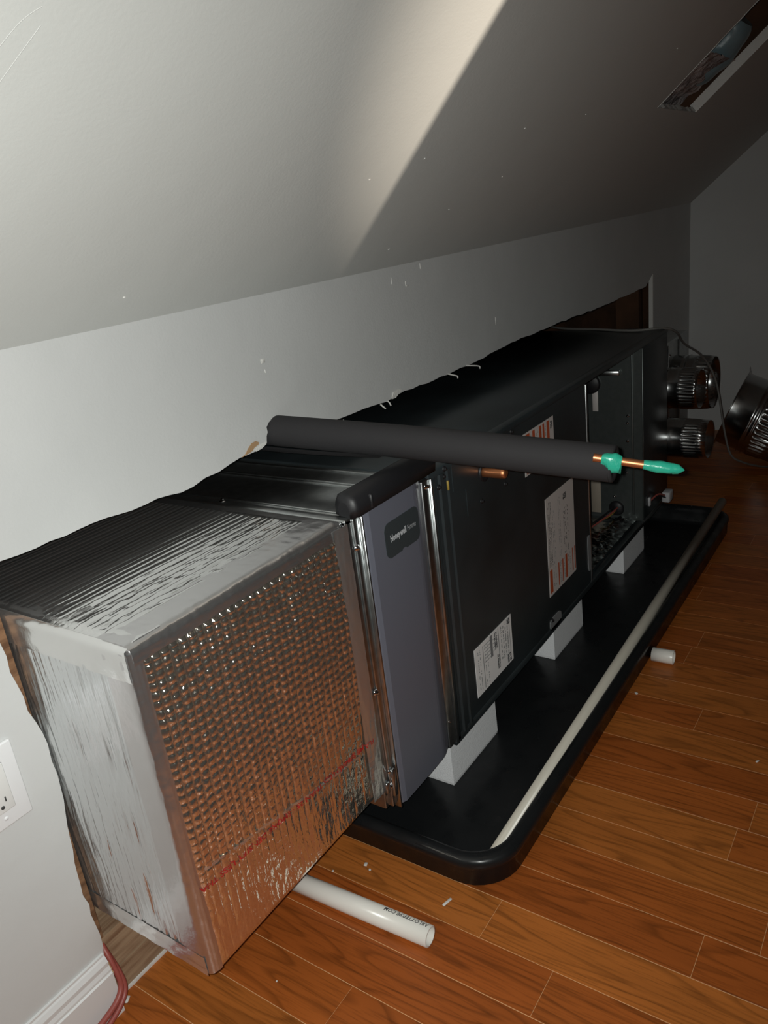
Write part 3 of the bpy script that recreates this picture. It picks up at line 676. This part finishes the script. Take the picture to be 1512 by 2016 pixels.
# top: ridges running along the duct, cracking toward the front
def top(u, v):
    x = QX0+0.004+(0.372)*u; y = QY0+0.030+v*0.50
    yy = y+0.002*noise.noise((x*3, y*30, 1))
    fr = (yy/0.0125) % 1.0; g = min(fr, 1-fr)
    near = min(1, max(0, (-0.05-y)/0.14))
    h = 0.0012*min(1, g/0.16)*(1-0.45*near)+0.0022*noise.noise((x*4, y*60, 3))*(0.3+0.7*near)+0.0012*noise.noise((x*60, y*150, 8))*near
    h += 0.0025*noise.noise((x*5, y*9, 5))
    k = min(1, min(u, 1-u, v)/0.03)
    return (x, y, QZ1+0.0004+0.0018*k+h*k)
b = MB(); b.grid(200, 330, top); b.build('top_wrap', FOILT, du, label='ridged foil on top')
# left end: upright wrinkles
def left(u, v):
    y = QY0+0.034+u*0.48; z = QZ0+0.012+v*0.455
    h = 0.0008*noise.noise((y*130+2*noise.noise((y*20, z*6, 1)), z*9, 3))+0.0005*noise.noise((y*260, z*22, 6))+0.0015*noise.noise((y*9, z*5, 2))
    cr = noise.noise((y*110, z*9, 11)); h -= 0.0016*max(0, cr-0.30)*4
    k = min(1, min(u, v, 1-v)/0.03)
    return (QX0-0.0006-0.0016*k-h*k, y, z)
b = MB(); b.grid(260, 180, left); b.build('end_wrap', FOILL, du, label='wrinkled foil on the left end')
# tapes over the edges
def strip(name, f, nu, nv, m): b = MB(); b.grid(nu, nv, f); return b.build(name, m, du)
def tp_top(u, v):
    x = QX0+0.001+u*0.379; a = (v-0.45)*1.0
    arc = PI/2*min(1, max(0, v*1.0))
    n_ = 0.0009*noise.noise((x*28, v*3, 3))+0.0005*noise.noise((x*120, v*7, 1))
    R = 0.010+n_
    if v < 0.35: return (x, QY0+0.055-0.0465*(v/0.35), QZ1+0.0032+n_*.5)
    if v > 0.65: return (x, QY0-0.0046-n_*.5, QZ1-0.0095-(v-0.65)/0.35*0.011-0.004*noise.noise((x*12, 0, 1)))
    q = (v-0.35)/0.30*PI/2
    return (x, QY0+0.0085-math.sin(q)*(R+0.003), QZ1-0.0085+math.cos(q)*(R+0.0015))
strip('edge_tape', tp_top, 150, 24, FOILTAPE)
def tp_left(u, v):
    z = QZ0+0.004+u*0.4815; n_ = 0.0007*noise.noise((z*24, v*4, 6))+0.0004*noise.noise((z*110, v*7, 2))
    if v < 0.3: return (QX0-0.0026-n_*.5, QY0+0.048-0.0395*(v/0.3), z)
    if v > 0.7: return (QX0+0.0085+0.007*(v-0.7)/0.3, QY0-0.0030-n_*.5, z)
    q = (v-0.3)/0.4*PI/2
    R = 0.0105+n_
    return (QX0+0.0085-math.cos(q)*R, QY0+0.0085-math.sin(q)*R, z)
strip('edge_tape', tp_left, 120, 24, FOILTAPE)
def tp_right(u, v):
    z = QZ0+0.002+u*0.486; n_ = 0.0012*noise.noise((z*22, v*8, 8))
    return (0.352+0.034*v, QY0-0.0062-n_-0.001*math.sin(v*PI), z)
strip('edge_tape', tp_right, 100, 10, FOIL)
def tp_end(u, v):
    y = QY0+0.004+u*0.476; n_ = 0.0010*noise.noise((y*50, v*5, 4))
    if v < 0.5: return (QX0+0.05*(1-v*2)+0.002, y, QZ1+0.0030+n_)
    return (QX0-0.0030-n_, y, QZ1-0.004-0.04*(v-0.5)*2)
strip('edge_tape', tp_end, 90, 10, FOIL)
def tp_bot(u, v):
    y = QY0+0.006+u*0.474; n_ = 0.0010*noise.noise((y*50, v*5, 9))
    return (QX0-0.0030-n_, y, QZ0+0.001+0.032*v)
strip('edge_tape', tp_bot, 90, 6, FOIL)
# red print on the front, upside down
X0p, Z0p, X1p, Z1p = 0.372, 0.2905, -0.004, 0.3150
vs, fs = text_mesh('FLAME SPREAD LESS THAN 25 \u00b7 SMOKE DENSITY LESS THA', 0.0125, 0.0001)
wmax = max(v.x for v in vs)
b = MB()
def onface(x, y):
    u = x/wmax; px = X0p+(X1p-X0p)*u; pz = Z0p+(Z1p-Z0p)*u-y*0.95
    ub = (px-fx0)/(fx1-fx0); vb = (pz-fz0)/(fz1-fz0)
    if px > 0.352: return (px, QY0-0.0082, pz)
    yy = bub(min(1, max(0, ub)), min(1, max(0, vb)))[1]
    return (px, min(yy, QY0-0.0034 if px < 0.017 else 0)-0.0007, pz)
vv = [Vector((v.x, v.y, 0)) for v in vs]
b.add([onface(v.x, v.y) for v in vv], fs); b.build('red_print', REDINK, du, label='red printed line of text')
P1('clear_strip', FOIL, du, lambda b: b.grid(60, 3, lambda u, v: (QX0+0.02+0.34*u, bub(min(1, u*.98), ((0.337-0.06*u)-fz0)/(fz1-fz0))[1]-0.0006, 0.337-0.06*u+(v-.5)*0.004)))

# ------------------------------------------------------------------ pipes
# white pipe on the floor, running under the foil duct
def pvc(name, a, bq, ro, ri, m, label, seg=28):
    a = Vector(a); bq = Vector(bq); L = (bq-a).length
    b = MB(); b.rev([(0, ri), (0, ro), (L, ro), (L, ri), (0, ri)], a, bq-a, seg)
    o = b.build(name, m, None); o['label'] = label; o['category'] = 'pipe'; return o
RP = 0.0167
pp = pvc('pvc_pipe', (0.283, -0.381, RP+0.0003), (0.266, -0.02, RP+0.0003), RP, 0.0140, PVC, 'white plastic pipe lying on the floor, running under the foil duct')
pa = Vector((0.283, -0.381, RP+0.0003)); pd = (Vector((0.266, -0.02, RP+0.0003))-pa).normalized(); pside = pd.cross(Vector((0, 0, 1))).normalized()
def onpipe(x, y):
    q = math.radians(72)-y/RP     # measured from +x side over the top
    q = math.radians(62)+y/RP
    d = pside*math.cos(q)+Vector((0, 0, 1))*math.sin(q)
    return pa+pd*(0.004+x)+d*(RP+0.0003)
lettering('lettering', INK, pp, 'ARLOTTEPIPE.COM', 0.0110, lambda x, y: onpipe(x*0.86, y), 0.0001)
pvc('pvc_pipe', (0.462, -0.398, 0.0200), (2.14, -0.402, 0.0735), 0.0134, 0.0105, PVCB, 'long cream plastic pipe lying lengthwise inside the black drain pan')
b = MB(); b.rev([(0, 0.0142), (0, 0.0165), (0.001, 0.0170), (0.05, 0.0170), (0.05, 0.0140), (0.0, 0.0142)], (1.226, -0.4965, 0.0174), (-0.05, 1, 0), 24)
o = b.build('pipe_coupling', PVC, None); o['label'] = 'short white pipe fitting on the floor beside the drain pan'; o['category'] = 'fitting'

# ------------------------------------------------------------------ foam insulated line over the handle
tA = Vector((0.5252, -0.013, 0.753)); tB = Vector((0.5854, -0.5813, 0.7136)); td = (tB-tA).normalized()
ip = thing('insulated_pipe', 'black foam insulated refrigerant line sticking out over the filter cabinet, copper tip taped teal', 'pipe', tuple(tA.lerp(tB, .4)))
RF = 0.0268
b = MB(); pts = [tA-td*0.16+Vector((0, 0, 0.004))]+[tA.lerp(tB, k/14)+Vector((0, 0, 0.0025*math.sin(PI*k/14))) for k in range(15)]
b.tube(pts, [RF]*len(pts), 36, caps=False)
b.rev([(0, RF), (0.003, RF*0.985), (0.0045, RF*0.90), (0.002, RF*0.5), (-0.03, RF*0.42), (-0.03, 0.0001)], tB, td, 36)
b.build('foam_sleeve', FOAM, ip)
b = MB(); sx = Vector((td.y, -td.x, 0)).normalized()
# split lip along the underside near the wall
vs = []
for k in range(13):
    c = tA.lerp(tB, -0.10+0.45*k/12); wv = 1-(k/12)**2
    for q in (-0.6, 0, 0.6): vs.append(c+Vector((0, 0, -RF*0.98-0.014*wv*(1-q*q)))+sx*(q*0.016))
b.add(vs, [(3*i+j, 3*i+j+1, 3*i+4+j, 3*i+3+j) for i in range(12) for j in range(2)], True); b.build('split_lip', FOAM, ip)
cu = R_*0 + Vector((0, 0, 1))
c0 = tB-td*0.022+Vector((-0.004, 0, 0.0145)); c1 = tB+td*0.088+Vector((0.000, 0, 0.0010))
c0 = c0-Vector((0.019, 0.004, 0))
b = MB(); b.tube([c0, c0.lerp(c1, .5), c1], 0.0058, 16); b.build('copper_tube', COPPER, ip)
def lump(name, a, bq, r, k, seed, n=9):
    b = MB(); pts = [a.lerp(bq, i/(n-1)) for i in range(n)]
    rs = [r*(0.72+0.28*math.sin(PI*(i+0.6)/(n+0.2))) for i in range(n)]; b.tube(pts, rs, 18)
    for i, v in enumerate(b.v):
        v = Vector(v); b.v[i] = tuple(v+Vector((0.3, 0.2, 1))*k*noise.noise(v*90+Vector((seed, 0, 0)))+(Vector((0, 0, -0.010)) if name == 'teal_wrap' and seed == 1 and v.z < a.z-0.001 and 0.3 < (v-a).dot(td)/((bq-a).length) < 0.95 else Vector()))
    return b.build(name, TEAL, ip, label='teal plastic tape')
lump('teal_wrap', c0.lerp(c1, 0.10), c0.lerp(c1, 0.34), 0.0092, 0.003, 1)
e = lump('teal_wrap', c0.lerp(c1, 0.60), c1+td*0.002, 0.0082, 0.0012, 2, 14)
b = MB(); b.tube([c1-td*0.006, c1+td*0.001, c1+td*0.005, c1+td*0.009], [0.0072, 0.0064, 0.004, 0.0006], 14); b.build('teal_wrap', TEAL, ip)

# ------------------------------------------------------------------ supply box and duct collars at the far end
sb = thing('supply_box', 'galvanised supply box with three round collars beyond the far end of the air handler', 'duct', (2.45, 0.08, 0.1))
SX0, SX1, SY0, SY1, SZ0, SZ1 = 2.058, 2.83, -0.11, 0.29, 0.115, 0.520
rbox('box_body', GALV, sb, SX0, SX1, SY0, SY1, SZ0, SZ1, 0.002, 2)
for x in (2.55, 2.70): P1('box_rib', GALV, sb, lambda b: b.rbox(x, x+0.008, SY0-0.004, SY0, SZ0+0.01, SZ1-0.01, 0.002, 1))
def collar(parent, name, org, ax, r, L, m=GALVD, ring=0.3, crimp=(0.62, 0.93), nple=34, **tags):
    seg = nple*6; b = MB(); A = 0.028*r
    def md(q, k): return math.cos(k*2*PI/6)
    pr = [(0, r), (L*ring-0.008, r), (L*ring-0.004, r*1.03), (L*ring, r), (L*ring+0.010, r), (L*ring+0.014, r*1.03), (L*ring+0.018, r),
          (L*crimp[0]-0.004, r), (L*crimp[0], r*1.01), (L*crimp[0]+0.008, r*0.985, A), (L*crimp[1]-0.008, r*0.965, A), (L*crimp[1], r*0.965, A*.2), (L, r*0.965),
          (L, r*0.945), (L*crimp[0], r*0.95), (0.004, r*0.97)]
    b.rev(pr, org, ax, seg, md)
    return b.build(name, m, parent, **tags)
collar(sb, 'duct_collar', (2.645, SY0, 0.355), (0, -1, 0), 0.100, 0.145)
collar(sb, 'duct_collar', (2.365, SY0, 0.397), (0, -1, 0), 0.071, 0.165)
collar(sb, 'duct_collar', (2.150, SY0, 0.282), (0, -1, 0), 0.064, 0.245, ring=0.42, crimp=(0.70, 0.90))
for x, z in ((2.30, 0.49), (2.24, 0.48), (2.58, 0.47)): screw(sb, (x, SY0, z), (0, -1, 0))
dt = thing('duct_takeoff', 'big loose steel duct takeoff with crimped end, on the floor by the far wall', 'duct', (2.83, -0.40, 0.0))
dax = Vector((0.037, -0.921, -0.387)).normalized(); dor = Vector((2.777, -0.296, 0.224))
collar(dt, 'crimped_sleeve', dor, dax, 0.143, 0.215, GALVD, ring=0.40, crimp=(0.53, 0.82), nple=44)
b = MB(); b.rev([(0, 0.139), (-0.002, 0.152), (0.001, 0.152), (0.003, 0.141)], dor, dax, 60); b.build('rolled_rim', GALVD, dt)
a1 = dax.cross(Vector((1, 0, 0))).normalized(); upv = (Vector((0, 0, 1))-dax*dax.z).normalized()
b = MB(); c = dor+upv*0.148
sd = dax.cross(upv)
b.add([c-sd*0.012, c+sd*0.012, c+sd*0.010+upv*0.02-dax*0.01, c-sd*0.010+upv*0.02-dax*0.01, c-sd*0.012+dax*0.001, c+sd*0.012+dax*0.001, c+sd*0.010+upv*0.02-dax*0.009, c-sd*0.010+upv*0.02-dax*0.009],
      [(0, 1, 2, 3), (7, 6, 5, 4), (0, 4, 5, 1), (1, 5, 6, 2), (2, 6, 7, 3), (3, 7, 4, 0)]); b.build('mounting_tab', GALVD, dt)
# control cable over the far end
c = MB(); c.tube(spline([(2.35, 0.33, 0.69), (2.12, 0.16, 0.6635), (2.03, -0.04, 0.6635), (1.99, -0.165, 0.6637), (2.02, -0.244, 0.6640), (2.08, -0.268, 0.640), (2.24, -0.25, 0.575), (2.40, -0.27, 0.50), (2.45, -0.305, 0.40), (2.45, -0.338, 0.22), (2.455, -0.36, 0.135), (2.50, -0.39, 0.095), (2.60, -0.425, 0.05), (2.72, -0.45, 0.012), (2.82, -0.45, 0.0045)], 8), 0.0038, 8)
o = c.build('control_cable', GREYCABLE, None); o['label'] = 'thin grey control cable draped over the far end of the air handler'; o['category'] = 'cable'

# ------------------------------------------------------------------ crumbs on the floor
def chip(p, sx, sy, rz, label, seed):
    b = MB(); b.rbox(-sx, sx, -sy, sy, 0.0, 0.0025, 0.0008, 1)
    c, s_ = math.cos(rz), math.sin(rz)
    for i, v in enumerate(b.v):
        v = Vector(v); v += Vector((1, 1, 0))*0.25*min(sx, sy)*noise.noise(v*300+Vector((seed, 0, 0)))
        b.v[i] = (p[0]+v.x*c-v.y*s_, p[1]+v.x*s_+v.y*c, 0.0004+v.z)
    o = b.build('plaster_crumb', CHIP, None); o['label'] = label; o['category'] = 'crumb'; o['group'] = 'plaster crumbs on the floor'
chip((0.3655, -0.363), 0.010, 0.0025, -0.25, 'curled white peel on the floor right of the pipe end', 1)
chip((0.370, -0.192), 0.004, 0.003, 0.3, 'larger white crumb on the floor between foil duct and drain pan', 2)
chip((0.363, -0.206), 0.0025, 0.002, 0.9, 'tiny white crumb just below the larger one by the drain pan', 3)
chip((0.330, -0.148), 0.002, 0.002, 0.2, 'small white crumb closest to the foil duct edge', 4)
chip((1.0716, -0.4555), 0.004, 0.003, 0.6, 'white crumb on the floor near the pan, below the white fitting', 5)
chip((0.9393, -0.733), 0.004, 0.0018, -0.5, 'lone white crumb at the right edge of the floor', 6)
chip((-0.024, -0.016), 0.006, 0.004, 0.5, 'pale crumb at the foot of the cut drywall by the baseboard', 7)
chip((0.1138, -0.2042), 0.0016, 0.0014, 0.1, 'pinhead white speck on the floor below the foil duct corner', 8)
